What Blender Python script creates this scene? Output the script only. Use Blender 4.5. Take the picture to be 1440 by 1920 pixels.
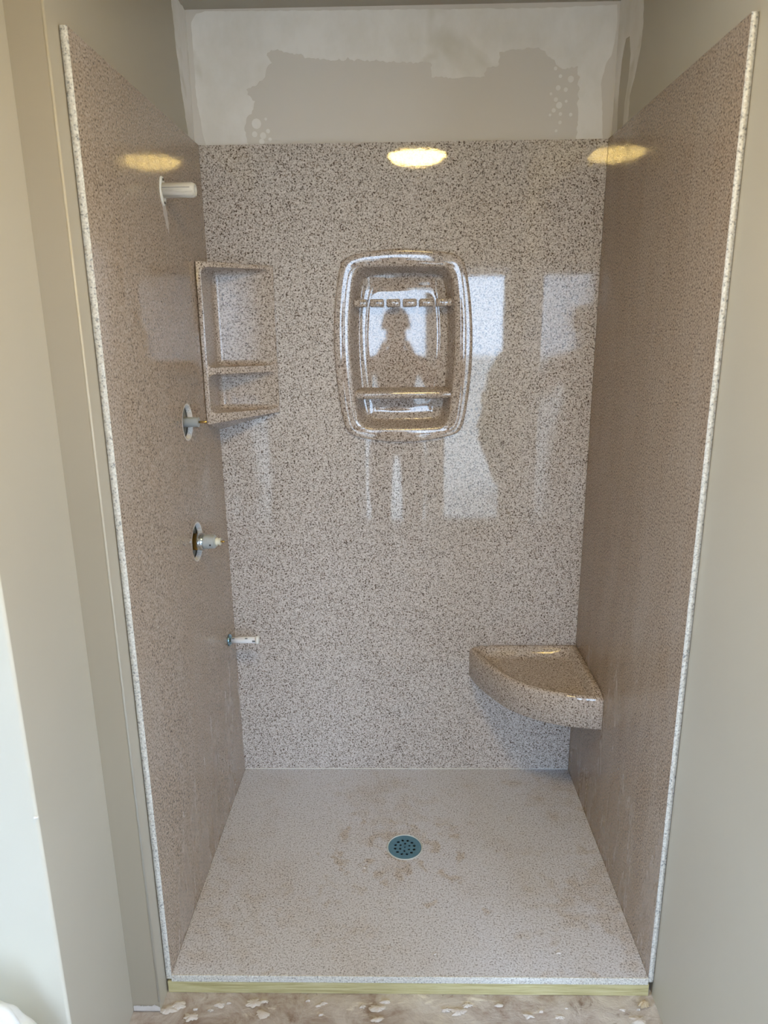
import bpy, bmesh, math, random
from mathutils import Vector, Matrix, noise
from mathutils.geometry import tessellate_polygon
random.seed(4)
for o in list(bpy.data.objects): bpy.data.objects.remove(o)
S = bpy.context.scene
COL = S.collection

# ------------------------------------------------------------------ camera
cam_d = bpy.data.cameras.new('camera')
cam = bpy.data.objects.new('camera', cam_d)
COL.objects.link(cam)
FOC, PITCH, YAW, ROLL = 1.3188, 0.2587, 0.0203, -0.0111
def cam_rot(p, y, r):
    Rz = Matrix(((math.cos(y), math.sin(y), 0), (-math.sin(y), math.cos(y), 0), (0, 0, 1)))
    A = Matrix(((1, 0, 0), (0, 0, -1), (0, 1, 0)))
    P = Matrix(((1, 0, 0), (0, math.cos(p), -math.sin(p)), (0, math.sin(p), math.cos(p))))
    Q = Matrix(((math.cos(r), -math.sin(r), 0), (math.sin(r), math.cos(r), 0), (0, 0, 1)))
    return Q @ P @ A @ Rz
M = cam_rot(PITCH, YAW, ROLL)            # rows: right, down, forward
rot = Matrix((M[0], -M[1], -M[2])).transposed()
cam.matrix_world = Matrix.Translation((0.5804, -1.4313, 1.582)) @ rot.to_4x4()
cam_d.sensor_fit = 'HORIZONTAL'; cam_d.sensor_width = 36
cam_d.lens = FOC * 1000 / 1440 * 36
cam_d.clip_start = 0.02
cam_d.dof.use_dof = True; cam_d.dof.focus_distance = 2.3; cam_d.dof.aperture_fstop = 8.0
S.camera = cam

# ------------------------------------------------------------------ light and exposure
SKY = (0.575, 0.73, 1.0)
SKY_STRENGTH = 20.5
w = bpy.data.worlds.new('overcast_sky'); S.world = w; w.use_nodes = True
bg = w.node_tree.nodes['Background']
bg.inputs[0].default_value = (*SKY, 1); bg.inputs[1].default_value = SKY_STRENGTH
LAMP_COL = (1.0, 0.70, 0.22)
LAMP_STRENGTH = 92.0
def portal(name, loc, rx, rz, sx, sy):
    l = bpy.data.lights.new(name, 'AREA'); l.shape = 'RECTANGLE'; l.size = sx; l.size_y = sy
    l.cycles.is_portal = True
    o = bpy.data.objects.new(name, l); COL.objects.link(o); o.location = loc; o.rotation_euler = (rx, 0, rz)
    return o
S.view_settings.view_transform = 'Standard'; S.view_settings.look = 'None'
S.view_settings.gamma = 1.0; S.view_settings.use_curve_mapping = False
S.view_settings.exposure = 0.0
S.cycles.max_bounces = 10; S.cycles.diffuse_bounces = 6; S.cycles.glossy_bounces = 6
S.cycles.transparent_max_bounces = 8; S.cycles.sample_clamp_indirect = 8
S.cycles.caustics_reflective = False; S.cycles.caustics_refractive = False

# ------------------------------------------------------------------ dimensions
W, D, H = 1.2, 0.838, 2.102              # shower width, depth, panel height above the pan
YF = -0.019                              # front plane of pan and panels
FZ = -0.056                              # bare subfloor
CZ = 2.455                               # ceiling
YR = -2.5                                # rear wall of the bathroom (patio door)
YP = -0.071                              # front face of the stub wall
def lx(y, z): return 0.009 * max(0, y) / D * (1 - z / H)   # left panel leans in a little at the back bottom

# ------------------------------------------------------------------ helpers
def tag(o, label=None, cat=None, group=None, kind=None):
    for k, v in (('label', label), ('category', cat), ('group', group), ('kind', kind)):
        if v: o[k] = v
    return o
def obj(name, bm, mat, parent=None, smooth=False, loc=None):
    me = bpy.data.meshes.new(name)
    bmesh.ops.recalc_face_normals(bm, faces=bm.faces[:])
    bm.to_mesh(me); bm.free()
    if smooth:
        for p in me.polygons: p.use_smooth = True
    o = bpy.data.objects.new(name, me); COL.objects.link(o)
    if mat: me.materials.append(mat)
    if parent: o.parent = parent
    if loc: o.location = loc
    return o
def empty(name, loc):
    o = bpy.data.objects.new(name, None); COL.objects.link(o); o.location = loc; o.empty_display_size = .05
    return o
def bm_from(verts, faces):
    bm = bmesh.new(); vs = [bm.verts.new(v) for v in verts]
    for f in faces:
        try: bm.faces.new([vs[i] for i in f])
        except ValueError: pass
    return bm
def box_bm(a, b, bevel=0, seg=2, bm=None):
    own = bm is None
    n = bmesh.new()
    bmesh.ops.create_cube(n, size=1)
    for v in n.verts:
        for i in range(3): v.co[i] = a[i] + (v.co[i] + .5) * (b[i] - a[i])
    if bevel: bmesh.ops.bevel(n, geom=n.edges[:], offset=bevel, segments=seg, profile=.5, affect='EDGES')
    if own: return n
    me = bpy.data.meshes.new('t'); n.to_mesh(me); n.free(); bm.from_mesh(me); bpy.data.meshes.remove(me)
    return bm
def lathe_bm(prof, axis='X', n=40, close=True):
    """prof: list of (along, radius); revolved about axis through the origin"""
    bm = bmesh.new(); rings = []
    for a, r in prof:
        ring = []
        for k in range(n):
            t = 2 * math.pi * k / n; c, s = r * math.cos(t), r * math.sin(t)
            ring.append(bm.verts.new({'X': (a, c, s), 'Z': (c, s, a), 'Y': (c, a, s)}[axis]))
        rings.append(ring)
    for i in range(len(rings) - 1):
        for k in range(n):
            bm.faces.new((rings[i][k], rings[i][(k + 1) % n], rings[i + 1][(k + 1) % n], rings[i + 1][k]))
    if close:
        bm.faces.new(rings[0]); bm.faces.new(rings[-1])
    return bm
def loft_bm(loops, cap_first=False, cap_last=False):
    bm = bmesh.new(); R = [[bm.verts.new(p) for p in l] for l in loops]; n = len(loops[0])
    for i in range(len(R) - 1):
        for k in range(n): bm.faces.new((R[i][k], R[i][(k + 1) % n], R[i + 1][(k + 1) % n], R[i + 1][k]))
    for flag, r in ((cap_first, R[0]), (cap_last, R[-1])):
        if flag: bm.faces.new(r)
    return bm
def prism_bm(poly, z0, z1):
    n = len(poly)
    bm = bm_from([(x, y, z0) for x, y in poly] + [(x, y, z1) for x, y in poly],
                 [tuple(range(n))[::-1], tuple(range(n, 2 * n))] + [(i, (i + 1) % n, n + (i + 1) % n, n + i) for i in range(n)])
    return bm
def boolean(o, cutters, op='DIFFERENCE'):
    for c in cutters:
        m = o.modifiers.new('b', 'BOOLEAN'); m.operation = op; m.object = c; m.solver = 'EXACT'
    dg = bpy.context.evaluated_depsgraph_get(); dg.update()
    me = bpy.data.meshes.new_from_object(o.evaluated_get(dg))
    o.modifiers.clear(); old = o.data; o.data = me; me.name = old.name
    for c in cutters: bpy.data.objects.remove(c)
    return o
def smooth_by_angle(o, deg=35):
    for p in o.data.polygons: p.use_smooth = True
    bm = bmesh.new(); bm.from_mesh(o.data)
    for e in bm.edges:
        if len(e.link_faces) == 2 and e.calc_face_angle(0) > math.radians(deg): e.smooth = False
    bm.to_mesh(o.data); bm.free()
    return o

# ------------------------------------------------------------------ materials
def srgb(r, g, b):
    f = lambda c: (c / 255 / 12.92) if c / 255 <= .04045 else ((c / 255 + .055) / 1.055) ** 2.4
    return (f(r), f(g), f(b), 1)
class Mat:
    def __init__(s, name, **kw):
        s.m = bpy.data.materials.new(name); s.m.use_nodes = True; s.t = s.m.node_tree
        s.b = s.t.nodes['Principled BSDF']
        for k, v in kw.items(): s.b.inputs[k].default_value = v
    def n(s, typ, inputs=None, **props):
        nd = s.t.nodes.new(typ)
        for k, v in props.items(): setattr(nd, k, v)
        for k, v in (inputs or {}).items():
            if isinstance(v, bpy.types.NodeSocket): s.t.links.new(v, nd.inputs[k])
            else: nd.inputs[k].default_value = v
        return nd
    def link(s, a, b): s.t.links.new(a, b)
    def coord(s, scale=(1, 1, 1), rot=(0, 0, 0)):
        tc = s.n('ShaderNodeTexCoord')
        mp = s.n('ShaderNodeMapping', {'Vector': tc.outputs['Object'], 'Scale': scale, 'Rotation': rot})
        return mp.outputs[0]
    def noise(s, vec, scale, detail=2, rough=.5, dist=0):
        return s.n('ShaderNodeTexNoise', {'Vector': vec, 'Scale': scale, 'Detail': detail, 'Roughness': rough, 'Distortion': dist}).outputs['Fac']
    def ramp(s, fac, stops, interp='LINEAR'):
        r = s.n('ShaderNodeValToRGB', {'Fac': fac}); r.color_ramp.interpolation = interp
        el = r.color_ramp.elements
        while len(el) < len(stops): el.new(.5)
        for e, (p, c) in zip(el, stops):
            e.position = p; e.color = c if isinstance(c, tuple) else (c, c, c, 1)
        return r.outputs[0]
    def mix(s, fac, a, b, blend='MIX'):
        m = s.n('ShaderNodeMix', data_type='RGBA', blend_type=blend)
        for k, v in ((0, fac), (6, a), (7, b)):
            if isinstance(v, bpy.types.NodeSocket): s.link(v, m.inputs[k])
            else: m.inputs[k].default_value = v
        return m.outputs[2]
    def math(s, op, a, b=0.0, clamp=False):
        m = s.n('ShaderNodeMath', operation=op, use_clamp=clamp)
        for i, v in enumerate((a, b)):
            if isinstance(v, bpy.types.NodeSocket): s.link(v, m.inputs[i])
            else: m.inputs[i].default_value = v
        return m.outputs[0]
    def bump(s, h, strength=.2, dist=.002):
        b = s.n('ShaderNodeBump', {'Height': h, 'Strength': strength, 'Distance': dist})
        s.link(b.outputs[0], s.b.inputs['Normal'])
    def set(s, key, sock): s.link(sock, s.b.inputs[key])

def granite(name, dark=(88, 78, 72), mid=(186, 176, 167), light=(212, 204, 198), rough=.035, ripple=.0, smear=None, dust=0, stains=None, t0=.42, warm=True):
    g = Mat(name, Roughness=rough)
    v = g.coord()
    n1 = g.noise(v, 230, 2.5, .6, .4)
    n2 = g.noise(v, 150, 1.5, .5)
    c = g.ramp(n1, [(t0 - .035, srgb(*dark)), (t0 + .035, srgb(*mid)), (.52, srgb(*mid)), (.62, srgb(*light))])
    c = g.mix(g.ramp(n2, [(.60, 0.0), (.68, .45)]), c, srgb(150, 130, 112))
    rg = None
    if dust:
        d = g.ramp(g.noise(v, 5, 5, .6), [(.28, dust * .6), (.5, dust)])
        if stains:
            for (sx, sy, r0, r1, amt) in stains:
                tc = g.n('ShaderNodeTexCoord').outputs['Object']
                wob = g.n('ShaderNodeTexNoise', {'Vector': tc, 'Scale': 14.0, 'Detail': 4.0}).outputs['Color']
                p = g.n('ShaderNodeVectorMath', {0: tc, 1: wob}, operation='ADD').outputs[0]
                dd = g.n('ShaderNodeVectorMath', {0: p, 1: (sx + .5, sy + .5, .5)}, operation='DISTANCE').outputs['Value']
                k = g.n('ShaderNodeMapRange', {'Value': dd, 'From Min': r0, 'From Max': r1, 'To Min': 1 - amt, 'To Max': 1.0}).outputs[0]
                d = g.math('MULTIPLY', d, k)
        dusty = g.ramp(n1, [(t0 - .05, srgb(152, 151, 156)), (t0 + .03, srgb(206, 208, 217)), (.54, srgb(210, 213, 222)), (.64, srgb(222, 225, 234))])
        c = g.mix(d, c, dusty)
    if smear:
        # whitish adhesive haze wiped over the polish, densest low and towards the back
        ax, z_hi, z_lo = smear
        tc = g.n('ShaderNodeTexCoord').outputs['Object']
        sp = g.n('ShaderNodeSeparateXYZ', {0: tc})
        st = g.n('ShaderNodeMapping', {'Vector': tc, 'Scale': (1, 4.2, 1.1), 'Rotation': (.42 * ax, 0, 0)}).outputs[0]
        m1 = g.ramp(g.noise(st, 2.6, 7, .62, .5), [(.44, 0.0), (.68, 1.0)])
        hz = g.n('ShaderNodeMapRange', {'Value': sp.outputs[2], 'From Min': z_lo, 'From Max': z_hi, 'To Min': 1.0, 'To Max': .30}).outputs[0]
        m1 = g.math('MULTIPLY', m1, hz)
        c = g.mix(g.math('MULTIPLY', m1, .42), c, srgb(188, 180, 172))
        g.set('Roughness', g.n('ShaderNodeMapRange', {'Value': m1, 'To Min': rough, 'To Max': .5}).outputs[0])
    g.set('Base Color', c)
    if ripple:
        sv = g.coord((1, 1, 2.2))
        g.bump(g.noise(sv, 75, 2, .5), ripple, .002)
    return g.m
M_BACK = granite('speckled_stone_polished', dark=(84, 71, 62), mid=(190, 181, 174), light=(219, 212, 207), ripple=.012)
M_LEFT = granite('speckled_stone_left_shaded', dark=(80, 66, 56), mid=(170, 153, 136), light=(196, 180, 165), smear=(1, 1.0, .1), ripple=.010)  # darker, browner copy of the back stone: left-wall shade put into the colour
M_RIGHT = granite('speckled_stone_right_shaded', dark=(78, 64, 54), mid=(156, 137, 119), light=(180, 163, 146), smear=(-1, 1.1, .1), ripple=.010)  # darkest copy of the same stone, with the right wall's shade painted in
M_SHELF = granite('speckled_stone_shelf', dark=(84, 70, 60), mid=(182, 168, 155), light=(208, 196, 186), rough=.13, ripple=.0)
M_MOLD = granite('speckled_stone_molded', dark=(84, 70, 60), mid=(180, 167, 156), light=(206, 195, 186), rough=.04, ripple=.0)
M_PAN = granite('speckled_stone_dusty', rough=.42, ripple=0, dust=.85,
                stains=[(.596, .435, .07, .14, .8), (.56, .62, .02, .22, .5), (.35, .13, .0, .12, .6), (1.17, .2, .03, .22, .7), (.05, .2, .02, .2, .5), (1.15, .78, .02, .2, .6)])
M_EDGE = granite('speckled_stone_sawn_edge', dark=(120, 122, 124), mid=(200, 198, 192), light=(222, 220, 214), rough=.6, ripple=0, t0=.38)

M_RIMW = granite('chipped_hole_rim', dark=(170, 168, 166), mid=(226, 224, 220), light=(238, 237, 235), rough=.6, ripple=0, t0=.36)
def paint(name, col, rough=.45, mott=.04, spots=False):
    g = Mat(name, Roughness=rough)
    v = g.coord()
    n = g.noise(v, 3.5, 4, .55)
    a = srgb(*col); k = 1 - mott * 2.2
    c = g.mix(n, (a[0] * k, a[1] * k, a[2] * k, 1), a)
    g.set('Base Color', c)
    g.bump(g.noise(v, 260, 3, .6), .06, .001)
    return g.m
M_WALL = paint('greige_eggshell_paint', (188, 181, 165))
M_END_LIT = paint('wall_end_lit', (222, 218, 204), .6)  # wall paint lightened for the end face, daylight put into the colour
M_PATCH = paint('old_tan_wallboard', (222, 217, 211), .7)
M_STUB_SHADE = paint('stub_face_shaded', (164, 154, 137), .5)  # wall paint darkened for the stub face, its shade put into the colour
M_CEIL = paint('ceiling_paint', (176, 170, 156), .8)
M_CAV = Mat('dark_wall_cavity', Roughness=.9, **{'Base Color': srgb(52, 46, 40)}).m
g = Mat('drywall_compound', Roughness=.75)
v = g.coord((1, 1, .7))
c = g.mix(g.ramp(g.noise(v, 7, 5, .6), [(.40, 0.0), (.66, 1.0)]), srgb(240, 238, 236), srgb(228, 225, 220))
c = g.mix(g.ramp(g.noise(g.coord((1, 1, 1), (0, .5, 0)), 4.2, 3, .5, .8), [(.62, 0.0), (.74, .55)]), c, srgb(194, 188, 170))
g.set('Base Color', c); g.bump(g.noise(v, 60, 4, .6), .1, .002)
M_COMP = g.m
g = Mat('bare_subfloor', Roughness=.85)
v = g.coord((1, 1, 1))
n1 = g.noise(v, 9, 8, .68, .8); n2 = g.noise(v, 23, 6, .65, .5); n3 = g.noise(g.coord((.6, 1.6, 1)), 15, 7, .7, 1.0)
c = g.ramp(n1, [(.32, srgb(126, 106, 92)), (.44, srgb(164, 152, 144)), (.55, srgb(184, 177, 173)), (.68, srgb(202, 197, 192))])
c = g.mix(g.ramp(n3, [(.60, 0.0), (.70, .8)]), c, srgb(226, 222, 214))
c = g.mix(g.ramp(n2, [(.30, .8), (.40, 0.0)]), c, srgb(112, 92, 78))
g.set('Base Color', c); g.bump(g.math('ADD', n3, n2), .6, .006)
M_FLOOR = g.m
g = Mat('thinset_splash', Roughness=.9)
g.set('Base Color', g.mix(g.noise(g.coord(), 40, 4, .6), srgb(186, 178, 172), srgb(216, 211, 207)))
M_SPLASH = g.m
g = Mat('treated_pine', Roughness=.6)
v = g.coord((.9, 14, 26))
c = g.ramp(g.noise(v, 9, 6, .65, .6), [(.30, srgb(150, 136, 92)), (.5, srgb(188, 178, 132)), (.7, srgb(206, 198, 158))])
g.set('Base Color', c); g.bump(g.noise(v, 9, 6, .65), .25, .002)
M_WOOD = g.m
def plain(name, col, rough=.4, metal=0.0, vary=.08, scale=30, bump=0):
    g = Mat(name, Roughness=rough, Metallic=metal)
    a = srgb(*col); v = g.coord()
    n = g.noise(v, scale, 3, .6)
    g.set('Base Color', g.mix(n, (a[0] * (1 - vary), a[1] * (1 - vary), a[2] * (1 - vary), 1), tuple(min(1, x * (1 + vary)) for x in a[:3]) + (1,)))
    if bump: g.bump(g.noise(v, scale * 3, 3, .6), bump, .002)
    return g.m
M_GREY = plain('grey_plastic', (172, 178, 180), .35)
M_WHITE = plain('white_plastic', (232, 234, 232), .35)
M_CREAM = plain('cream_plastic', (222, 222, 206), .4)
M_BRASS = plain('brass', (196, 160, 92), .25, 1.0)
M_CHROME = plain('chrome', (214, 220, 224), .14, 1.0)
M_BLUE = plain('blue_tinted_steel', (92, 136, 160), .38, .35, .25, 60)
M_RIM = plain('pale_drain_rim', (206, 214, 214), .5)
M_DARK = plain('dark_drain_throat', (16, 18, 20), .8)
M_CAULK = plain('white_caulk', (226, 226, 222), .4)
M_BAG = plain('white_plastic_bag', (236, 240, 242), .3, 0, .03, 20, .2)
M_TRIM = plain('white_door_trim', (228, 228, 224), .4)
M_PEBBLE = plain('tan_stone', (186, 168, 140), .8)
M_PIPEW = None
g = Mat('scuffed_white_pipe', Roughness=.5)
v = g.coord((1.2, 24, 24))
c = g.ramp(g.noise(v, 6, 5, .7), [(.34, srgb(176, 172, 164)), (.46, srgb(222, 219, 210)), (.7, srgb(236, 234, 228))])
g.set('Base Color', c); M_PIPEW = g.m
g = Mat('lamp_diffuser', Roughness=.4)
g.b.inputs['Emission Color'].default_value = (*LAMP_COL, 1); g.b.inputs['Emission Strength'].default_value = LAMP_STRENGTH
M_LAMP = g.m
gl = bpy.data.materials.new('door_glass'); gl.use_nodes = True
nt = gl.node_tree; nt.nodes.clear()
o_ = nt.nodes.new('ShaderNodeOutputMaterial'); mx = nt.nodes.new('ShaderNodeMixShader'); fr = nt.nodes.new('ShaderNodeFresnel')
tr = nt.nodes.new('ShaderNodeBsdfTransparent'); gs = nt.nodes.new('ShaderNodeBsdfGlossy'); gs.inputs['Roughness'].default_value = .02
tr.inputs[0].default_value = (.94, .96, .95, 1)
nt.links.new(fr.outputs[0], mx.inputs[0]); nt.links.new(tr.outputs[0], mx.inputs[1]); nt.links.new(gs.outputs[0], mx.inputs[2]); nt.links.new(mx.outputs[0], o_.inputs[0])
M_GLASS = gl

# ------------------------------------------------------------------ room shell
def struct(name, bm, mat, parent=None, **k):
    o = obj(name, bm, mat, parent, **k)
    if parent is None: o['kind'] = 'structure'
    return o
# subfloor, with a gently lumpy strip where it shows
bm = bmesh.new()
xs = [-3.0, -1.5, -.6] + [-.3 + .02 * i for i in range(85)] + [1.6, 2.2, 3.2]
ys = [-2.6, -1.6, -.9] + [-.5 + .02 * i for i in range(24)] + [.02, .5, 1.0]
vs = {}
for i, x in enumerate(xs):
    for j, y in enumerate(ys):
        f = 1 if (-.3 <= x <= 1.45 and -.5 <= y <= -.06) else 0
        h = f * .004 * (noise.noise((x * 9, y * 9, 0)) + .6 * noise.noise((x * 24, y * 24, 3))) - f * .002
        vs[i, j] = bm.verts.new((x, y, FZ + min(h, .002)))
for i in range(len(xs) - 1):
    for j in range(len(ys) - 1): bm.faces.new((vs[i, j], vs[i + 1, j], vs[i + 1, j + 1], vs[i, j + 1]))
floor = struct('floor', bm, M_FLOOR, smooth=True)
def blob(cx, cy, r, h, seed, z=FZ):
    b = bmesh.new(); n = 26; rings = []
    top = b.verts.new((cx, cy, z + h))
    for k, (f, hh) in enumerate(((.35, .95), (.7, .6), (1.0, -.15))):
        ring = []
        for i in range(n):
            t = 2 * math.pi * i / n
            rr = r * f * (1 + .8 * noise.noise((math.cos(t) * 1.5 + seed, math.sin(t) * 1.5, seed * 2.3)) + .55 * noise.noise((math.cos(t) * 5, math.sin(t) * 5, seed)))
            ring.append(b.verts.new((cx + rr * 1.35 * math.cos(t), cy + rr * .75 * math.sin(t), z + h * hh * (1 + .5 * noise.noise((i * .9, k, seed))))))
        rings.append(ring)
    for i in range(n):
        b.faces.new((top, rings[0][i], rings[0][(i + 1) % n]))
        for k in range(2): b.faces.new((rings[k][i], rings[k + 1][i], rings[k + 1][(i + 1) % n], rings[k][(i + 1) % n]))
    return b
rs = random.Random(11)
for i in range(34):
    x = rs.uniform(-.01, 1.17); y = YF - .022 - abs(rs.gauss(0, .022)); r = rs.choice((.004, .005, .007, .009, .013))
    struct('thinset_splash', blob(x, y, r, .0035, i + 1), M_SPLASH, floor, smooth=i % 2 == 0)

T = .13
struct('ceiling', box_bm((-3, -2.62, CZ), (3.2, 1.0, CZ + .1)), M_CEIL)
wb = struct('wall_back', box_bm((-.2, D + .014, FZ), (W + .15, D + .12, CZ)), M_PATCH)
# left wall of the shower with a hollow behind the two valve holes
V1 = (lx(.498, 1.331), .498, 1.331); V2 = (lx(.495, .987), .495, .987)
R1, R2 = .046, .052
wl = struct('wall_left', box_bm((-.16, YP + .0, FZ), (-.0155, D + .0135, CZ)), M_WALL)
def cyl_cut(c, r, x0, x1):
    return obj('cut', lathe_bm([(x0, r), (x1, r)], 'X', 40), None, loc=(0, c[1], c[2]))
boolean(wl, [cyl_cut(V1, R1 + .002, -.05, .05), cyl_cut(V2, R2 + .002, -.05, .05), obj('cut', box_bm((-.145, .40, .85), (-.032, .60, 1.46)), M_CAV)])
wl['kind'] = 'structure'
wl.data.materials.append(M_STUB_SHADE); si = len(wl.data.materials) - 1
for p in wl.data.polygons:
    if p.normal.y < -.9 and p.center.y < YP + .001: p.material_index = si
wr = struct('wall_right', box_bm((W + .0135, -.56, FZ), (W + .14, D + .0135, CZ)), M_WALL)
# partition in front of the shower on the left: jamb face towards the opening, end face towards the room
bmp = box_bm((-1.7, -.342, FZ), (-.083, YP - .0005, CZ))
e = [e for e in bmp.edges if all(v.co.x > -.1 and v.co.y < -.3 for v in e.verts)]
bmesh.ops.bevel(bmp, geom=e, offset=.006, segments=4, profile=.5, affect='EDGES')
wp = smooth_by_angle(struct('wall_front', bmp, M_WALL), 30)
wp.data.materials.append(M_END_LIT)
for p in wp.data.polygons:
    if p.normal.y < -.12: p.material_index = 1
# corner bead: thin raised ridge on the stub wall's corner
struct('corner_bead', lathe_bm([(FZ + .03, .0028), (CZ, .0028)], 'Z', 10), M_WALL, wl, loc=(-.0165, YP + .0015, 0), smooth=True)
# torn bare strip at the foot of the stub wall
pts = []; n = 26
for i in range(n + 1):
    x = -.081 + i * .066 / n
    pts.append((x, YP - .0012, FZ + .018 + .012 * noise.noise((x * 90, 1, 0)) + .006 * noise.noise((x * 300, 1, 0))))
b = bm_from([(p[0], p[1], FZ + .002) for p in pts] + pts, [(i, i + 1, n + 2 + i, n + 1 + i) for i in range(n)])
struct('bare_strip', b, M_SPLASH, wl)
# joint compound skim coats: thin irregular sheets standing just proud of the wall
def jag(poly, amp, sub, seed, closed=True, keep=()):
    out = []; n = len(poly)
    for i in range(n if closed else n - 1):
        a, b2 = Vector(poly[i]), Vector(poly[(i + 1) % n])
        d = b2 - a; k = max(1, int(d.length / sub)) if i not in keep else 1
        nrm = Vector((-d.y, d.x)).normalized() if d.length > 0 else Vector((0, 0))
        for j in range(k):
            p = a + d * j / k
            if j > 0: p = p + nrm * amp * (noise.noise((p.x * 60, p.y * 60, seed)) + .8 * noise.noise((p.x * 170, p.y * 170, seed + 5)))
            out.append(p)
    return out
def sheet(polys, mapf, t):
    """polys[0] outer, the rest holes; a sheet of thickness t with its rim"""
    flat = [p for l in polys for p in l]
    tris = tessellate_polygon([[Vector((p.x, p.y, 0)) for p in l] for l in polys])
    bm = bmesh.new()
    v1 = [bm.verts.new(mapf(p.x, p.y, t)) for p in flat]; v0 = [bm.verts.new(mapf(p.x, p.y, 0)) for p in flat]
    for tr in tris:
        try: bm.faces.new([v1[i] for i in tr])
        except ValueError: pass
    k = 0
    for l in polys:
        for i in range(len(l)):
            a, c = k + i, k + (i + 1) % len(l)
            try: bm.faces.new((v1[a], v1[c], v0[c], v0[a]))
            except ValueError: pass
        k += len(l)
    return bm
outer = [(0.022, 2.09), (0.0112, 2.1372), (0.0056, 2.1868), (0.0, 2.236), (0.001, 2.3049), (0.0, 2.3727), (0.001, 2.4235), (0.0166, 2.4443), (0.0432, 2.4504), (0.1115, 2.4492), (0.3083, 2.4465), (0.5197, 2.4451), (0.7453, 2.4435), (0.9701, 2.4409), (1.1193, 2.4435), (1.1638, 2.4453), (1.2044, 2.4459), (1.2079, 2.4053), (1.2033, 2.3525), (1.1966, 2.3192), (1.1829, 2.2992), (1.1735, 2.2587), (1.1877, 2.09)]
hole = [(0.1455, 2.098), (0.1352, 2.1495), (0.1431, 2.1749), (0.1649, 2.1984), (0.1708, 2.2193), (0.15, 2.2363), (0.1477, 2.2502), (0.1794, 2.2608), (0.2038, 2.281), (0.2097, 2.3042), (0.2258, 2.3176), (0.2114, 2.3368), (0.2244, 2.3501), (0.2732, 2.3425), (0.3645, 2.3234), (0.4566, 2.3219), (0.5637, 2.3148), (0.6831, 2.3101), (0.6849, 2.2733), (0.7632, 2.2693), (0.8383, 2.2722), (0.8423, 2.2939), (0.8742, 2.2975), (0.8777, 2.3339), (0.9109, 2.34), (0.9745, 2.3417), (1.0081, 2.3344), (1.0241, 2.318), (1.0464, 2.296), (1.0682, 2.2876), (1.1043, 2.2951), (1.1079, 2.2597), (1.1081, 2.2047), (1.1125, 2.1559), (1.1083, 2.098)]
back_map = lambda x, z, t: (x, D + .0138 - t, z)
struct('joint_compound', sheet([jag(outer, .002, .01, 1), jag(hole, .006, .006, 2)], back_map, .0008), M_COMP, wb)
for i, (cx, cz, r) in enumerate([(.172, 2.16, .014), (.165, 2.132, .008), (.19, 2.128, .009), (.205, 2.14, .006), (.185, 2.112, .008), (.2, 2.172, .004), (.21, 2.118, .005), (1.045, 2.21, .006), (1.055, 2.195, .009), (1.04, 2.182, .006), (1.06, 2.172, .005), (1.072, 2.235, .006), (1.06, 2.15, .005), (1.085, 2.262, .009), (1.05, 2.24, .007), (1.03, 2.225, .004), (1.075, 2.205, .004), (1.03, 2.17, .004), (1.05, 2.128, .004), (1.09, 2.17, .005), (1.04, 2.29, .005), (1.055, 2.27, .005)]):
    circ = [(cx + r * math.cos(k * .524) * (1 + .3 * noise.noise((k, i, 1))), cz + r * math.sin(k * .524) * (1 + .3 * noise.noise((k, i, 7)))) for k in range(12)]
    struct('compound_fleck', sheet([[Vector(p) for p in circ]], back_map, .0008), M_COMP, wb)
left_poly = [(.851, CZ - .002), (.712, CZ - .002), (0.7253, 2.38), (0.7329, 2.3066), (0.745, 2.2742), (0.752, 2.2287), (0.7681, 2.1856), (0.7852, 2.1354), (0.80, 2.09), (.851, 2.09)]
struct('joint_compound', sheet([jag(left_poly, .004, .008, 4)], lambda y, z, t: (-.0153 + t, y, z), .0008), M_COMP, wl)
right_poly = [(.851, CZ - .002), (.645, CZ - .002), (0.6422, 2.376), (0.6305, 2.3125), (0.6399, 2.2677), (0.6543, 2.242), (0.6691, 2.2156), (0.7031, 2.1749), (0.7009, 2.1289), (0.7136, 2.09), (.851, 2.09)]
right_hole = [(.80, 2.10), (.81, 2.20), (.80, 2.29), (.775, 2.335), (.74, 2.33), (.72, 2.28), (.725, 2.22), (.745, 2.17), (.745, 2.10)]
struct('joint_compound', sheet([jag(right_poly, .004, .008, 6), jag(right_hole, .002, .01, 3)], lambda y, z, t: (W + .0133 - t, y, z), .0008), M_COMP, wr)

# the bathroom behind the camera: side walls, rear wall with a glazed patio door
RX0, RX1, RZ0, RZ1 = 1.72, 2.55, .10, 2.25  # rear window beside the door: unseen, added to lift the light level
SY0, SY1, SZ0, SZ1 = -2.0, -1.0, .5, 2.1         # unseen side window right of the camera, added for more daylight
DX0, DX1, DZ1 = .24, 1.49, 2.03
b = box_bm((-3.0, YR - .1, FZ), (DX0, YR, CZ)); box_bm((DX1, YR - .1, FZ), (RX0, YR, CZ), bm=b); box_bm((DX0, YR - .1, DZ1), (DX1, YR, CZ), bm=b)
box_bm((RX1, YR - .1, FZ), (3.2, YR, CZ), bm=b); box_bm((RX0, YR - .1, FZ), (RX1, YR, RZ0), bm=b); box_bm((RX0, YR - .1, RZ1), (RX1, YR, CZ), bm=b)
struct('wall_rear', b, M_WALL)
WY0, WY1, WZ0, WZ1 = -2.3, -.75, .55, 2.15     # side window of the bathroom, left of the camera
b = box_bm((-1.8, YR, FZ), (-1.7, WY0, CZ)); box_bm((-1.8, WY1, FZ), (-1.7, -.342, CZ), bm=b)
box_bm((-1.8, WY0, FZ), (-1.7, WY1, WZ0), bm=b); box_bm((-1.8, WY0, WZ1), (-1.7, WY1, CZ), bm=b)
struct('wall_side_left', b, M_WALL)
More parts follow.
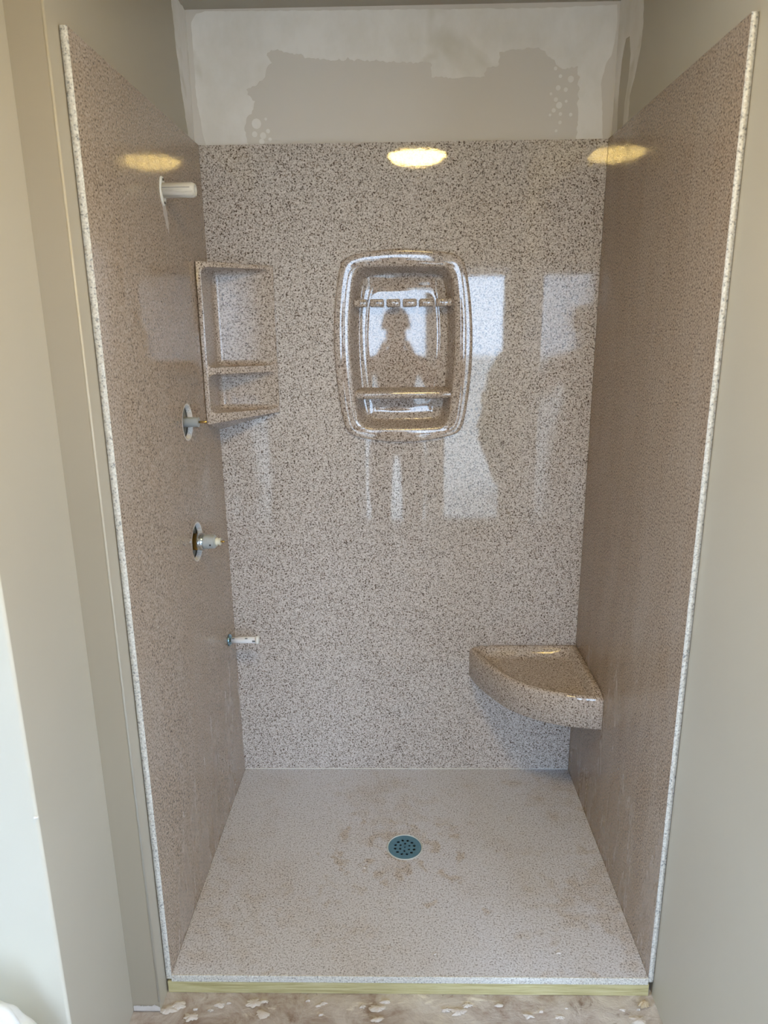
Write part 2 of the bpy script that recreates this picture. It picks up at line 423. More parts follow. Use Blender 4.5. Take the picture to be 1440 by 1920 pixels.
b = box_bm((2.6, YR, FZ), (2.7, SY0, CZ)); box_bm((2.6, SY1, FZ), (2.7, -.56, CZ), bm=b)
box_bm((2.6, SY0, FZ), (2.7, SY1, SZ0), bm=b); box_bm((2.6, SY0, SZ1), (2.7, SY1, CZ), bm=b)
struct('wall_side_right', b, M_WALL)
struct('wall_return', box_bm((W + .1405, -.56, FZ), (3.2, -.46, CZ)), M_WALL)
def window(name, loc, rz, hy, hz):
    wn = tag(empty(name, loc), kind='structure'); wn.rotation_euler = (0, 0, rz)
    b = bmesh.new()
    for a_, c_ in (((-.03, -hy, 0), (.03, -hy + .05, hz)), ((-.03, hy - .05, 0), (.03, hy, hz)), ((-.03, -hy + .05, 0), (.03, hy - .05, .05)), ((-.03, -hy + .05, hz - .05), (.03, hy - .05, hz)), ((-.025, -.02, .05), (.025, .02, hz - .05))): box_bm(a_, c_, bm=b)
    struct('window_frame', b, M_TRIM, wn)
    for s in (-1, 1): struct('pane', box_bm((-.003, min(s * .02, s * (hy - .05)), .05), (.003, max(s * .02, s * (hy - .05)), hz - .05)), M_GLASS, wn)
hy, hz = (WY1 - WY0) / 2, WZ1 - WZ0
window('window_1', (-1.75, (WY0 + WY1) / 2, WZ0), 0, hy, hz)
window('added_window_rear', ((RX0 + RX1) / 2, YR - .05, RZ0), math.pi / 2, (RX1 - RX0) / 2, RZ1 - RZ0)
window('added_window_right', (2.65, (SY0 + SY1) / 2, SZ0), 0, (SY1 - SY0) / 2, SZ1 - SZ0)
portal('added_right_portal', (2.72, (SY0 + SY1) / 2, (SZ0 + SZ1) / 2), math.radians(90), math.radians(90), SY1 - SY0, SZ1 - SZ0)
portal('added_rear_portal', ((RX0 + RX1) / 2, YR - .12, (RZ0 + RZ1) / 2), math.radians(90), math.pi, RX1 - RX0, RZ1 - RZ0)
dr = tag(empty('door_1', ((DX0 + DX1) / 2, YR - .05, FZ)), kind='structure')
hw, dh = (DX1 - DX0) / 2, DZ1 - FZ
b = bmesh.new()
for a_, c_ in (((-hw, -.05, 0), (-hw + .04, .05, dh)), ((hw - .04, -.05, 0), (hw, .05, dh)), ((-hw + .04, -.05, dh - .04), (hw - .04, .05, dh)), ((-hw + .04, -.05, 0), (hw - .04, .05, .03))): box_bm(a_, c_, bm=b)
struct('door_frame', b, M_TRIM, dr)
edges = [DX0 + .042, .885, DX1 - .042]
for k in range(2):
    cx_ = (DX0 + DX1) / 2; x0, x1 = edges[k] - cx_ + .001, edges[k + 1] - cx_ - .001; y0 = -.03 if k % 2 else -.005; sl, sr = ((.04, .075), (.075, .04))[k]
    b = bmesh.new()
    for a_, c_ in (((x0, y0, .035), (x0 + sl, y0 + .03, dh - .045)), ((x1 - sr, y0, .035), (x1, y0 + .03, dh - .045)), ((x0 + sl, y0, .035), (x1 - sr, y0 + .03, .085)), ((x0 + sl, y0, dh - .085), (x1 - sr, y0 + .03, dh - .045))): box_bm(a_, c_, bm=b)
    lf = struct('door_leaf', b, M_TRIM, dr)
    struct('pane', box_bm((x0 + sl, y0 + .012, .085), (x1 - sr, y0 + .018, dh - .085)), M_GLASS, lf)
    if k == 1: struct('handle', box_bm((x0 + .005, y0 + .03, .95), (x0 + .025, y0 + .06, 1.15), .006), M_CHROME, lf)
portal('door_portal', ((DX0 + DX1) / 2, YR - .12, (FZ + DZ1) / 2), math.radians(90), math.pi, hw * 2, dh)
portal('window_portal', (-1.82, (WY0 + WY1) / 2, (WZ0 + WZ1) / 2), math.radians(90), math.radians(-90), hy * 2, hz)
struct('trim_1', box_bm((-40, -40, FZ - .22), (40, YR - .12, FZ - .12)), plain('pale_patio_concrete', (176, 172, 164), .8)).name = 'ground'

# ------------------------------------------------------------------ ceiling light (seen as reflections)
cl = tag(empty('ceiling_light', (.69, -.88, CZ)), 'round flush-mount ceiling light with warm glowing diffuser, on the ceiling in front of the shower', 'light')
obj('base_ring', lathe_bm([(0, .165), (-.02, .165), (-.028, .155), (-.028, .15), (0, .15)], 'Z', 64), M_TRIM, cl, smooth=True)
obj('diffuser', lathe_bm([(-.002, .149), (-.026, .149), (-.045, .128), (-.056, .09), (-.061, .045), (-.062, .004)], 'Z', 64), M_LAMP, cl, smooth=True)

# ------------------------------------------------------------------ shower wall panels
PB = -.012
def shear(o):
    for v in o.data.vertices: v.co.x += lx(v.co.y, v.co.z)
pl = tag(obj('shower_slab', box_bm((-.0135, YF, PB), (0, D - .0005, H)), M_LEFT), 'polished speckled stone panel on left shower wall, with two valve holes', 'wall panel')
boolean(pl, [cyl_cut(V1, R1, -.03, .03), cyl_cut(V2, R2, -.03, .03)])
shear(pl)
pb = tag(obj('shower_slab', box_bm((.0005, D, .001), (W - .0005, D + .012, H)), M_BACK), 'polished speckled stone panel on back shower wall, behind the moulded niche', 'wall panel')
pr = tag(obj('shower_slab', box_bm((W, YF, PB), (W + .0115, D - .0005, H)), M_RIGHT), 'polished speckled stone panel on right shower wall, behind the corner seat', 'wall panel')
# sawn white front edges (slightly uneven strips) and hole rims
def edge_strip(x0, x1, parent, sd):
    b = bmesh.new(); rows = []
    n = 120
    for i in range(n + 1):
        z = PB + (H - PB) * i / n
        j = .0003 * noise.noise((z * 40, sd, 0)); k = .0006 * noise.noise((z * 55, sd, 4))
        rows.append([b.verts.new(p) for p in ((x0 + .0003, YF - .0001, z), (x0 + .0006, YF - .0012, z), (x1 - .001 + k, YF - .0012, z), (x1 + .0002, YF + .0004 + j, z))])
    for i in range(n):
        for q in range(3): b.faces.new((rows[i][q], rows[i][q + 1], rows[i + 1][q + 1], rows[i + 1][q]))
    return obj('sawn_edge', b, M_EDGE, parent, smooth=True)
tag(edge_strip(-.0135, .0002, pl, 1), 'white unpolished sawn front edge')
tag(edge_strip(W + .0115, W - .0002, pr, 9), 'white unpolished sawn front edge')
for c_, r_ in ((V1, R1), (V2, R2)):
    pr_ = [(.0004, r_ + .0050), (.0009, r_ + .0030), (.0003, r_ - .0005), (-.0125, r_ - .0006)]
    tag(obj('cut_rim', lathe_bm(pr_, 'X', 48, close=False), M_RIMW, pl, smooth=True, loc=c_), 'chipped white rim of the drilled valve hole')
streak = [(.438, 1.886), (.464, 1.884), (.474, 1.862), (.478, 1.838), (.474, 1.815), (.468, 1.828), (.460, 1.824), (.452, 1.848), (.444, 1.862)]
tag(obj('adhesive_streak', sheet([jag(streak, .0015, .006, 8)], lambda y, z, t: (lx(y, z) + .0002 + t, y, z), .0004), M_SPLASH, pl), 'whitish adhesive drip below the pipe plate')
struct('paint_chip', blob(0, 0, .0032, .002, 31, z=0), M_COMP, wp, loc=(-.0845, -.3425, .72)).rotation_euler = (math.pi / 2, 0, .6)
# caulk bead lines
tag(obj('caulk_bead', box_bm((lx(D, 0) + .001, D - .0022, .0005), (W - .001, D - .0002, .0025)), M_CAULK, pb), 'thin white caulk line along the pan')

# ------------------------------------------------------------------ shower pan, drain, wood sill
DC = (.596, .435); DR = .056
n = 10
poly = [(lx(0, 0) + .0007, YF), (W - .0007, YF), (W - .0007, D - .0007), (lx(D, 0) + .0010, D - .0007)]
pan = tag(obj('shower_pan', prism_bm(poly, -.0195, 0), M_PAN), 'dusty speckled stone shower pan with a round drain', 'shower pan')
boolean(pan, [obj('cut', lathe_bm([(-.05, DR + .001), (.05, DR + .001)], 'Z', 64), None, loc=(DC[0], DC[1], 0))])
# sawn front edge of the pan: a pale flange with a groove along it
prof = [(YF + .0006, .0004), (YF - .0022, .0000), (YF - .0030, -.0022), (YF - .0022, -.0050), (YF - .0030, -.0062), (YF - .0030, -.0188), (YF - .0004, -.0195)]
b = bmesh.new(); rows = []
for i in range(121):
    x = .0007 + (W - .0014) * i / 120
    rows.append([b.verts.new((x, y + .0003 * noise.noise((x * 40, k, 0)), z + (.0006 * noise.noise((x * 30, k, 2)) if k < 4 else 0))) for k, (y, z) in enumerate(prof)])
for i in range(120):
    for q in range(len(prof) - 1): b.faces.new((rows[i][q], rows[i + 1][q], rows[i + 1][q + 1], rows[i][q + 1]))
tag(obj('front_edge', b, M_EDGE, pan), 'pale sawn front edge of the pan')
sill = tag(obj('wood_strip', box_bm((-.011, YF - .002, FZ + .0005), (W + .003, YF + .036, -.0197), .0012, 1), M_WOOD), 'greenish pine strip under the front edge of the shower pan', 'lumber')
# drain
de = tag(empty('floor_drain', (DC[0], DC[1], 0)), 'round blue metal floor drain with punched holes, in the middle of the pan', 'drain')
obj('rim', lathe_bm([(-.019, DR - .0005), (.0003, DR), (.0014, DR - .001), (.0012, DR - .003), (-.001, DR - .004), (-.019, DR - .004)], 'Z', 64, close=False), M_RIM, de, smooth=True)
RG = DR - .0045
outerc = [Vector((RG * math.cos(2 * math.pi * k / 64), RG * math.sin(2 * math.pi * k / 64))) for k in range(64)]
holes = []
def dhole(cx, cy, r, a):
    holes.append([Vector((cx + r * math.cos(a + k * math.pi / 4) * (1.18 if k % 2 == 0 else .92), cy + r * math.sin(a + k * math.pi / 4) * (1.18 if k % 2 == 0 else .92))) for k in range(8)][::-1])
for k in range(12): t = 2 * math.pi * k / 12 + .2; dhole(.0305 * math.cos(t), .0305 * math.sin(t), .0049, t)
for k in range(6): t = 2 * math.pi * k / 6 + .45; dhole(.0160 * math.cos(t), .0160 * math.sin(t), .0042, t)
dhole(0, 0, .0035, .3)
obj('grate', sheet([outerc] + holes, lambda x, y, t: (x, y, -.0035 + t), .003), M_BLUE, de)
obj('drain_body', lathe_bm([(-.0188, .0005), (-.0188, RG - .001), (-.0042, RG - .001)], 'Z', 48, close=False), M_DARK, de, smooth=True)
for i, (x, y, r, lab) in enumerate([(.9923, .0499, .004, 'white grout crumb on the pan, near its front right corner'), (.6708, .0443, .003, 'small white crumb on the pan, near the middle of its front edge'), (.4728, .3446, .003, 'small white crumb on the pan, left of the drain'), (.655, .49, .003, 'tiny white crumb on the pan just behind the drain on its right')]):
    tag(obj('grout_crumb', blob(0, 0, r, r * .9, i + 20, z=.0008), M_SPLASH, loc=(x, y, 0)), lab, 'crumb')
tag(obj('stone_chip', blob(0, 0, .011, .009, 40, z=0.001), M_PEBBLE, loc=(1.183, -.045, FZ + .002), smooth=False), 'small tan stone chip on the bare floor beside the right wall', 'stone')

# ------------------------------------------------------------------ moulded niche on the back panel
def niche_loop(c, y, K=26, it=3):
    """c: TL, Ttop, TR, R, BR, Bbot, BL, L control points (x, z); quadratic sides through the mid points, softened corners"""
    TL, TM, TR, RM, BR, BM, BL, LM = [Vector(p) for p in c]
    pts = []
    for a, m, b2 in ((TL, TM, TR), (TR, RM, BR), (BR, BM, BL), (BL, LM, TL)):
        q = 2 * m - (a + b2) / 2
        for i in range(K):
            t = i / K; pts.append((1 - t) ** 2 * a + 2 * t * (1 - t) * q + t * t * b2)
    N = len(pts)
    for _ in range(it):
        pts = [pts[i] * .5 + (pts[i - 1] + pts[(i + 1) % N]) * .25 for i in range(N)]
    return [Vector((p.x, y, p.y)) for p in pts]
O_ = [(.414, 1.783), (.601, 1.808), (.786, 1.783), (.817, 1.522), (.788, 1.247), (.600, 1.217), (.416, 1.245), (.384, 1.522)]
I_ = [(.457, 1.756), (.601, 1.757), (.744, 1.753), (.763, 1.545), (.743, 1.268), (.601, 1.263), (.458, 1.268), (.434, 1.545)]
B_ = [(.474, 1.735), (.601, 1.742), (.730, 1.735), (.744, 1.535), (.726, 1.284), (.601, 1.282), (.475, 1.284), (.456, 1.535)]
def mixc(a, b2, t): return [((1 - t) * p[0] + t * q[0], (1 - t) * p[1] + t * q[1]) for p, q in zip(a, b2)]
ni = tag(empty('wall_niche', (.601, D, 1.517)), 'glossy speckled barrel-shaped moulded niche with divided bar and ledge, set in back panel', 'niche')
off = Vector((.601, D, 1.517))
def L_(c, y, it): return [p - off for p in niche_loop(c, D + y, it=it)]
fr = loft_bm([L_(O_, -.0005, 3), L_(O_, -.006, 3), L_(mixc(O_, I_, .03), -.0095, 3), L_(mixc(O_, I_, .08), -.0115, 3), L_(mixc(O_, I_, .18), -.0120, 4), L_(mixc(O_, I_, .5), -.0110, 4), L_(mixc(O_, I_, .84), -.0100, 5), L_(mixc(O_, I_, .95), -.0085, 5), L_(mixc(I_, B_, .0), -.0055, 5)])
obj('frame', fr, M_MOLD, ni, smooth=True)
NB = .064
rc = loft_bm([L_(I_, -.0055, 5), L_(mixc(I_, B_, .15), .0015, 5), L_(mixc(I_, B_, .45), .025, 5), L_(mixc(I_, B_, .75), .048, 6), L_(mixc(I_, B_, .88), .058, 7), L_(mixc(I_, B_, 1.0), .0625, 8), L_(mixc(I_, B_, 1.15), NB, 8), L_([((p[0] - .601) * .75 + .601, (p[1] - 1.51) * .75 + 1.51) for p in B_], NB, 8)], cap_last=True)
obj('recess', rc, M_MOLD, ni, smooth=True)
# back panel and the wall behind are cut out for the recess
for targ in (pb, wb):
    k = obj('cut', loft_bm([[p for p in niche_loop(mixc(O_, I_, .5), D - .03)], [p for p in niche_loop(mixc(O_, I_, .5), D + .085)]], True, True), M_CAV)
    boolean(targ, [k])
# divided bar: six soft-edged blocks
xs6 = [(.4475, .4885), (.4975, .5405), (.5485, .5920), (.6000, .6435), (.6520, .6955), (.7040, .7545)]
for a_, c_ in xs6:
    smooth_by_angle(obj('bar_block', box_bm((a_ - .601, .012, 1.6395 - 1.517), (c_ - .601, NB - .002, 1.6625 - 1.517), .0045, 3), M_MOLD, ni), 60)
# ledge between the two compartments, with a slim rounded nose
pr_l = [(NB - .001, .3870), (.014, .3810), (.004, .3790), (.0, .3750), (.0, .3640), (.003, .3575), (.010, .3550), (NB - .001, .3530)]
b = bmesh.new(); N = 20; rows = []
for i in range(N + 1):
    u = -1 + 2 * i / N
    row = []
    for (yy, z) in pr_l:
        t = min(1, max(0, (yy + .0055) / (NB + .0055)))
        hwid = .1595 * (1 - t) + .1415 * t
        row.append(b.verts.new((u * hwid - .001, yy, 1 + z - 1.517)))
    rows.append(row)
for i in range(N):
    for q in range(len(pr_l)): b.faces.new((rows[i][q], rows[i][(q + 1) % len(pr_l)], rows[i + 1][(q + 1) % len(pr_l)], rows[i + 1][q]))
b.faces.new(rows[0]); b.faces.new(rows[-1])
smooth_by_angle(obj('ledge', b, M_MOLD, ni), 50)

# ------------------------------------------------------------------ moulded corner shelf (left back corner)
cs = tag(empty('corner_shelf', (0, D, 1.5)), 'speckled two-tier moulded corner shelf in the left back corner of the shower', 'shelf')
CX = .0065; ox = lx(D, 1.262) + .0008
A0, A1 = (ox, .690), (.203, D - .0008)
tri = [(ox, D - .0008), (ox, A0[1]), (ox + .011, A0[1] - .001), (.203, D - .012), (.203, D - .0008)]
zt, zbA, zbB, zbC = 1.768, 1.298, 1.318, 1.262
verts = [(x, y, {0: zbC, 1: zbA, 2: zbA + .001, 3: zbB, 4: zbB}[i]) for i, (x, y) in enumerate(tri)] + [(x, y, zt - .006 * (1 if i in (3, 4) else 0)) for i, (x, y) in enumerate(tri)]
nn = 5
b = bm_from(verts, [tuple(range(nn))[::-1], tuple(range(nn, 2 * nn))] + [(i, (i + 1) % nn, nn + (i + 1) % nn, nn + i) for i in range(nn)])
b.normal_update()
bmesh.ops.recalc_face_normals(b, faces=b.faces[:])
ed = [e for e in b.edges if not all(v.co.y > D - .002 or v.co.x < ox + .001 for v in e.verts)]
bmesh.ops.bevel(b, geom=ed, offset=.003, segments=2, profile=.5, affect='EDGES')
sh = obj('shelf_body', b, M_SHELF)
def shelf_cut(z0, z1, y_in, x_in):
    p = [(ox + .013, D - .0115), (ox + .013, .55), (.55, .55), (.55, D - .0115)]
    bb = prism_bm(p, z0, z1)
    bmesh.ops.recalc_face_normals(bb, faces=bb.faces[:])
    e = [e for e in bb.edges if (all(v.co.x < ox + .02 for v in e.verts) or all(v.co.y > D - .02 for v in e.verts))]
    bmesh.ops.bevel(bb, geom=e, offset=.018, segments=7, profile=.5, affect='EDGES')
    return obj('cut', bb, None)
c1 = shelf_cut(1.466, 1.752, 0, 0); c2 = shelf_cut(1.330, 1.447, 0, 0)
boolean(sh, [c1, c2])
def split(o, z):
    parts = []
    for keep_up in (True, False):
        bm = bmesh.new(); bm.from_mesh(o.data)
        r = bmesh.ops.bisect_plane(bm, geom=bm.verts[:] + bm.edges[:] + bm.faces[:], plane_co=(0, 0, z), plane_no=(0, 0, 1), clear_inner=keep_up, clear_outer=not keep_up)
        parts.append(bm)
    return parts
up, lo = split(sh, 1.4565)
bpy.data.objects.remove(sh)
for nm, bm_ in (('upper_shelf', up), ('lower_shelf', lo)):
    for v in bm_.verts: v.co -= Vector((0, D, 1.5))
    smooth_by_angle(obj(nm, bm_, M_SHELF, cs), 40)

# ------------------------------------------------------------------ corner seat (right back corner)
se = tag(empty('corner_bench', (W, D, .378)), 'speckled moulded corner seat with curved front, in the right back corner', 'bench')
K = 24
ZB, ZT = .378, .497
curve = [Vector(p) for p in [(.8290, .8372), (.8400, .785), (.8520, .748), (.9233, .613), (.9874, .557), (1.0566, .5195), (1.1239, .4985), (1.1993, .4895)]]
def resample(pts, n):
    ln = [0]
    for i in range(1, len(pts)): ln.append(ln[-1] + (pts[i] - pts[i - 1]).length)
    out = []
    for k in range(n):
        s = ln[-1] * k / (n - 1); i = 0
        while i < len(ln) - 2 and ln[i + 1] < s: i += 1
        t = (s - ln[i]) / (ln[i + 1] - ln[i]); out.append(pts[i].lerp(pts[i + 1], t))
    return out
def smooth_open(p, it):
    for _ in range(it): p = [p[0]] + [p[i] * .5 + (p[i - 1] + p[i + 1]) * .25 for i in range(1, len(p) - 1)] + [p[-1]]
    return p
FC = smooth_open(resample(curve, K), 4)
CB = Vector((W - .0008, D - .0008))
def seat_loop(ins_back, ins_right, ins_front, zf, zw, soft=0):
    """closed loop: front curve (left tip -> right tip), right side to the corner, back side to the left tip"""
    cen = Vector((1.09, .72)); f = []
    for i, p in enumerate(FC):
        a = FC[max(0, i - 1)]; b2 = FC[min(K - 1, i + 1)]; d = (b2 - a).normalized(); nrm = Vector((-d.y, d.x))
        f.append(p + nrm * ins_front)
    f = [Vector((min(p.x, W - .0008 - ins_right), min(p.y, D - .0008 - ins_back))) for p in f]
    rt, lt = f[-1], f[0]
    cor = Vector((CB.x - ins_right, CB.y - ins_back))
    rt = Vector((cor.x, rt.y)); f[-1] = rt; lt = Vector((lt.x, cor.y)); f[0] = lt
    pts = [(p, zf) for p in f]
    for i in range(1, 10): pts.append((rt.lerp(cor, i / 10), zw))
    pts.append((cor, zw))
    for i in range(1, 10): pts.append((cor.lerp(lt, i / 10), zw))
    P = [Vector((p.x, p.y, z)) for p, z in pts]; N = len(P)
    for _ in range(soft): P = [P[i] * .5 + (P[i - 1] + P[(i + 1) % N]) * .25 for i in range(N)]
    return [p - Vector((W, D, .378)) for p in P]
ZF = ZT - .010
loops = [seat_loop(0, 0, .004, ZB, ZB), seat_loop(0, 0, .0, ZB + .004, ZB + .004), seat_loop(0, 0, .0, ZF - .012, ZT - .003), seat_loop(0, .0, .002, ZF - .005, ZT - .001),
         seat_loop(.002, .002, .006, ZF - .001, ZT + .001), seat_loop(.012, .016, .012, ZF, ZT + .001)]
bd = loft_bm(loops, cap_first=True)
smooth_by_angle(obj('seat_body', bd, M_MOLD, se), 55)
dish = [seat_loop(.012, .016, .012, ZF, ZT + .001), seat_loop(.016, .021, .017, ZF - .001, ZT - .001), seat_loop(.020, .026, .024, ZF - .004, ZT - .006), seat_loop(.030, .033, .032, ZF - .012, ZT - .026, 1),
        seat_loop(.036, .038, .040, ZF - .0170, ZT - .030, 1), seat_loop(.05, .05, .052, ZF - .0205, ZT - .0312, 2), seat_loop(.09, .09, .09, ZF - .0218, ZT - .0318, 3)]
dsh = loft_bm(dish, cap_last=True)
obj('dish', dsh, M_MOLD, se, smooth=True)

# ------------------------------------------------------------------ plumbing on the left panel
# shower arm stub
sx = lx(.447, 1.912)
sa = tag(empty('shower_arm_stub', (sx, .447, 1.912)), 'white pipe stub with a winged plate, high on the left shower panel', 'pipe')
N = 40
def oval(x, ry, rz): return [Vector((x, ry * math.cos(2 * math.pi * k / N), rz * math.sin(2 * math.pi * k / N) - .001)) for k in range(N)]
obj('wall_plate', loft_bm([oval(.0003, .019, .034), oval(.003, .019, .034), oval(.005, .017, .032), oval(.005, .002, .003)], cap_last=True), M_WHITE, sa, smooth=False)
obj('pipe', lathe_bm([(.004, .0178), (.076, .0178), (.0785, .0172), (.084, .0145), (.0845, .010), (.078, .0095), (.078, .002)], 'X', 28), M_PIPEW, sa, smooth=True)
b = bmesh.new(); box_bm((.006, -.0185, .0035), (.074, -.0165, .0048), bm=b); 
obj('seam', b, plain('grey_seam', (140, 138, 134), .6), sa)
for zz in (.026, -.0275): obj('screw', lathe_bm([(.0048, .0034), (.0066, .003), (.0068, .0005)], 'X', 14), plain('dark_screw', (70, 66, 62), .4, .6), sa, loc=(0, 0, zz - .001), smooth=True)
# upper valve (diverter)
v1 = tag(empty('shower_valve', V1), 'grey sleeved valve stem with brass rod, in the upper hole of left panel', 'valve')
obj('sleeve', lathe_bm([(-.060, .0135), (.0285, .0135), (.0300, .0142), (.0312, .0135), (.0312, .005)], 'X', 32), M_GREY, v1, smooth=True)
obj('stem', lathe_bm([(.030, .0034), (.0525, .0034), (.0535, .0026)], 'X', 16), M_BRASS, v1, smooth=True)
# lower valve (mixer)
v2 = tag(empty('shower_valve', V2), 'brass and chrome valve with grey cartridge, in the lower hole of left panel', 'valve')
obj('brass_body', lathe_bm([(-.070, .0245), (.004, .0245), (.004, .02)], 'X', 36), M_BRASS, v2, smooth=False)
smooth_by_angle(v2.children[0], 40)
obj('collar', lathe_bm([(.004, .0252), (.0165, .0252), (.0195, .024), (.0195, .018)], 'X', 36), M_CHROME, v2, smooth=False)
smooth_by_angle(v2.children[1], 40)
obj('cartridge', lathe_bm([(.019, .0190), (.021, .0206), (.034, .0206), (.0345, .0200), (.036, .0200), (.0500, .0198), (.0535, .0165), (.0535, .01)], 'X', 36), M_GREY, v2)
smooth_by_angle(v2.children[2], 40)
obj('slot', box_bm((.0395, -.0215, -.0065), (.0435, -.0190, -.0025)), M_DARK, v2)
obj('tip', lathe_bm([(.0525, .0105), (.055, .0125), (.059, .0125), (.060, .009), (.066, .0115), (.0675, .0105), (.0675, .003)], 'X', 24), M_CREAM, v2, smooth=True)
obj('stem', lathe_bm([(.066, .0026), (.078, .0026), (.0785, .0018)], 'X', 14), M_BRASS, v2, smooth=True)
# tub spout stub
py, pz = .748, .5605
sp = tag(empty('spout_stub', (lx(py, pz), py, pz)), 'white and chrome capped pipe stub, low on the left shower panel', 'pipe')
obj('flange', lathe_bm([(.0003, .0205), (.004, .0205), (.0065, .0185), (.0075, .0145), (.011, .0135)], 'X', 36), plain('bluish_chrome', (150, 186, 208), .18, 1.0), sp, smooth=True)
obj('pipe', lathe_bm([(.009, .0112), (.096, .0112)], 'X', 32), plain('bright_white_pipe', (238, 240, 242), .2, 0, .03), sp, smooth=True)
obj('end_cap', lathe_bm([(.092, .0118), (.0935, .0138), (.1015, .0138), (.1035, .0122), (.1035, .002)], 'X', 32), M_WHITE, sp, smooth=True)
for (x0, x1, z0, z1) in ((.014, .022, .0085, .0105), (.058, .066, .0085, .0105), (.082, .092, -.003, .003)):
    obj('slot', box_bm((x0, -.0117, z0), (x1, -.0070, z1)), plain('slot_grey', (120, 128, 134), .5), sp)

# ------------------------------------------------------------------ white bag at the lower left
b = bmesh.new()
bmesh.ops.create_icosphere(b, subdivisions=5, radius=1)
for v in b.verts:
    p = v.co.copy()
    z = p.z; r = math.hypot(p.x, p.y)
    a = math.atan2(p.y, p.x)
    sq = (abs(p.x) ** 2.6 + abs(p.y) ** 2.6) ** (1 / 2.6)
    fold = .06 * math.sin(a * 9 + 2 * noise.noise((z * 2, a, 1))) * (.4 + .6 * abs(z)) + .10 * noise.noise(p * 2.6) + .05 * noise.noise(p * 7)
    k = (1 + fold)
    zz = (z * .5 + .5)
    bulge = .80 + .22 * math.sin(zz * math.pi)
    v.co = Vector((p.x * .135 * k * bulge, p.y * .098 * k * bulge, max(.0, zz ** .8 * .492 * (1 + .04 * noise.noise(p * 3)))))
tag(obj('plastic_bag', b, M_BAG, loc=(-.2050, -.468, FZ + .004), smooth=True), 'crumpled white plastic bag against the white wall end, lower left', 'bag')

# ------------------------------------------------------------------ what the polished stone mirrors: the photographer, the shrub beyond the door
M_SHRUB = plain('dark_shrub_leaves', (52, 62, 44), .7, 0, .4, 12)
b = bmesh.new()
bmesh.ops.create_icosphere(b, subdivisions=5, radius=1)
for v in b.verts:
    p = v.co.copy()
    k = 1 + .25 * noise.noise(p * 2.2) + .22 * noise.noise(p * 6) + .12 * noise.noise(p * 15)
    v.co = Vector((p.x * .42 * k, p.y * .42 * k, max(0, (p.z * .5 + .5) * 1.7 * (1 + .12 * noise.noise(p * 4)))))
tag(obj('shrub', b, M_SHRUB, loc=(1.88, -4.1, FZ - .12)), 'dark leafy shrub outside beyond the glazed door, seen mirrored in the stone', 'shrub')
M_SKIN = plain('skin', (196, 152, 128), .5); M_SHIRT = plain('rust_shirt_cloth', (104, 66, 52), .9); M_JEANS = plain('dark_denim', (44, 50, 62), .9)
M_HAIR = plain('dark_brown_hair', (48, 36, 28), .6); M_SHOE = plain('dark_shoe_leather', (40, 36, 34), .5); M_EYE = plain('eye_dark', (30, 26, 24), .2)
PX, PY = .575, -1.745
V, E_, Rr, roots = [], [], [], []
def pt(x, y, z, r, parent=None):
    V.append((x, y, z)); Rr.append(r)
    if parent is None: roots.append(len(V) - 1)
    else: E_.append((parent, len(V) - 1))
    return len(V) - 1
pv = pt(0, 0, .93, .125); s1 = pt(0, 0, 1.10, .120, pv); ch = pt(0, 0, 1.30, .135, s1); nb = pt(0, -.005, 1.45, .075, ch)
nk = pt(0, .005, 1.52, .050, nb); hd = pt(0, .025, 1.585, .070, nk); h2 = pt(0, .028, 1.66, .084, hd); h3 = pt(0, .020, 1.725, .062, h2)
for s_ in (-1, 1):
    hp = pt(s_ * .110, 0, .86, .102, pv); kn = pt(s_ * .118, .012, .50, .088, hp); cf = pt(s_ * .112, -.01, .34, .078, kn); an = pt(s_ * .105, -.015, .09, .058, cf); pt(s_ * .118, .09, .044, .044, an)
    sh_ = pt(s_ * .185, -.005, 1.40, .062, ch); el = pt(s_ * .285, .09, 1.16, .043, sh_); wr_ = pt(s_ * .090, .225, 1.475, .027, el); pm = pt(s_ * .066, .262, 1.545, .022, wr_)
    for k in range(4):
        z = 1.515 + .021 * k
        f0 = pt(s_ * .063, .270, z, .0095); f1 = pt(s_ * .057, .300, z + .006, .0088, f0); f2 = pt(s_ * (.048 - .002 * k), .318, z + .009, .008, f1); pt(s_ * (.032 + .003 * abs(k - 1.5)), .320, z + .011, .007, f2)
    t0_ = pt(s_ * .058, .252, 1.55, .0105); t1_ = pt(s_ * .046, .262, 1.578, .0095, t0_); pt(s_ * .030, .272, 1.60, .008, t1_)
me = bpy.data.meshes.new('person'); me.from_pydata(V, E_, [])
pe = bpy.data.objects.new('person', me); COL.objects.link(pe)
md = pe.modifiers.new('skin', 'SKIN'); md.use_smooth_shade = True
for i, sv in enumerate(me.skin_vertices[0].data):
    sv.radius = (Rr[i], Rr[i] * (.78 if i in (pv, s1, ch) else 1.0)); sv.use_root = i in roots
ss = pe.modifiers.new('sub', 'SUBSURF'); ss.levels = ss.render_levels = 2
dg = bpy.context.evaluated_depsgraph_get(); dg.update()
m2 = bpy.data.meshes.new_from_object(pe.evaluated_get(dg)); pe.modifiers.clear(); pe.data = m2
for m_ in (M_SKIN, M_SHIRT, M_JEANS, M_SHOE): m2.materials.append(m_)
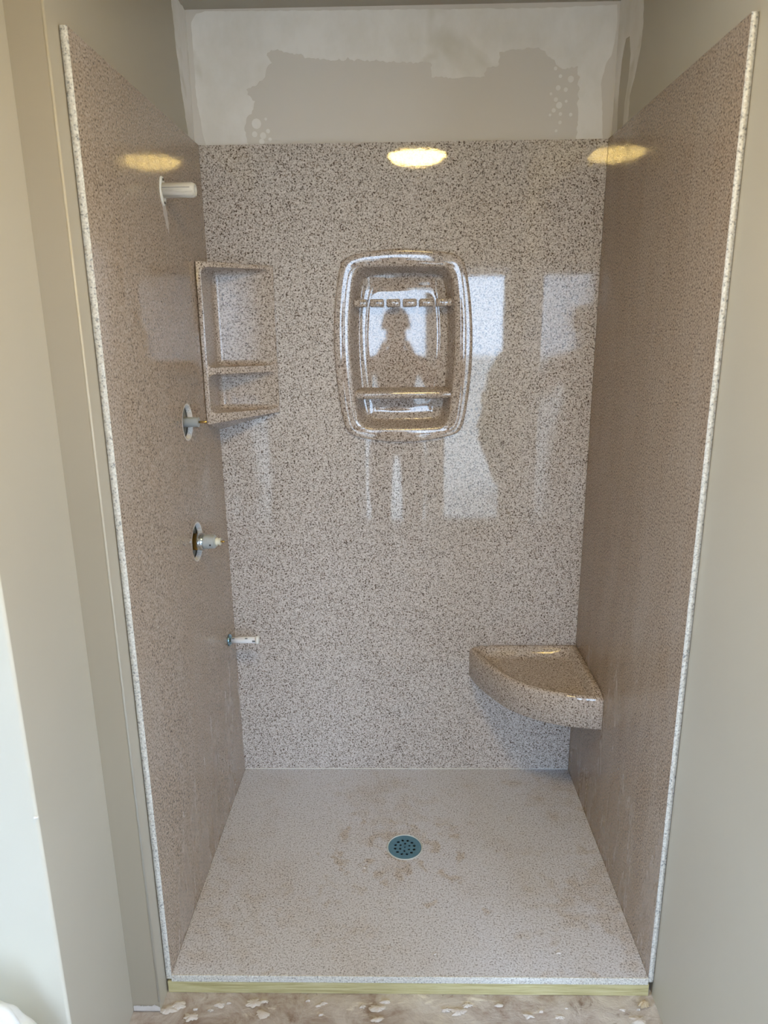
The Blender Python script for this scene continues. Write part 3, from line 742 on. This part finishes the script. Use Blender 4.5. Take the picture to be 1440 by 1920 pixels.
for p in m2.polygons:
    c_ = p.center; p.use_smooth = True
    arm = abs(c_.x) > .15 or c_.y > .13
    if c_.z < .10: p.material_index = 3
    elif c_.z < .97 and not (c_.y > .13): p.material_index = 2
    elif c_.z < 1.47 and not (c_.y > .12 and c_.z > 1.2): p.material_index = 1
pe.location = (PX, PY, FZ)
tag(pe, 'person in rust shirt and dark jeans holding up a phone, mirrored in the polished niche', 'person')
b = bmesh.new(); bmesh.ops.create_icosphere(b, subdivisions=4, radius=1)
for v in b.verts:
    v.co = Vector((v.co.x * .092, v.co.y * .104 + .008, v.co.z * .098 + 1.668)) + Vector(v.co) * .004 * noise.noise(Vector(v.co) * 5)
bmesh.ops.delete(b, geom=[v for v in b.verts if (v.co.y > .045 and v.co.z < 1.715) or v.co.z < 1.60], context='VERTS')
obj('hair', b, M_HAIR, pe, smooth=True)
for s_ in (-1, 1):
    b = bmesh.new(); bmesh.ops.create_icosphere(b, subdivisions=2, radius=1)
    for v in b.verts: v.co = Vector((v.co.x * .010 + s_ * .031, v.co.y * .007 + .103, v.co.z * .007 + 1.652))
    obj('eye', b, M_EYE, pe, smooth=True)
    b = bmesh.new(); bmesh.ops.create_icosphere(b, subdivisions=2, radius=1)
    for v in b.verts: v.co = Vector((v.co.x * .010 + s_ * .090, v.co.y * .018 + .020, v.co.z * .030 + 1.640))
    obj('ear', b, M_SKIN, pe, smooth=True)
obj('nose', bm_from([(0, .105, 1.655), (-.016, .100, 1.612), (.016, .100, 1.612), (0, .130, 1.616)], [(0, 1, 3), (0, 3, 2), (1, 2, 3), (0, 2, 1)]), M_SKIN, pe)
obj('mouth', box_bm((-.024, .092, 1.586), (.024, .101, 1.592), .002), plain('lips', (150, 92, 84), .5), pe)
ph = tag(empty('smartphone', (.578, -1.452, 1.560)), 'black smartphone held up by the person, mirrored in the niche', 'phone')
ph.rotation_euler = (-.26, 0, 0)
obj('case', box_bm((-.037, -.004, -.08), (.037, .004, .08), .003), plain('black_phone_case', (24, 24, 26), .4), ph)
obj('screen', box_bm((-.034, -.0046, -.076), (.034, -.0041, .076)), plain('dark_phone_screen', (30, 34, 40), .1), ph)
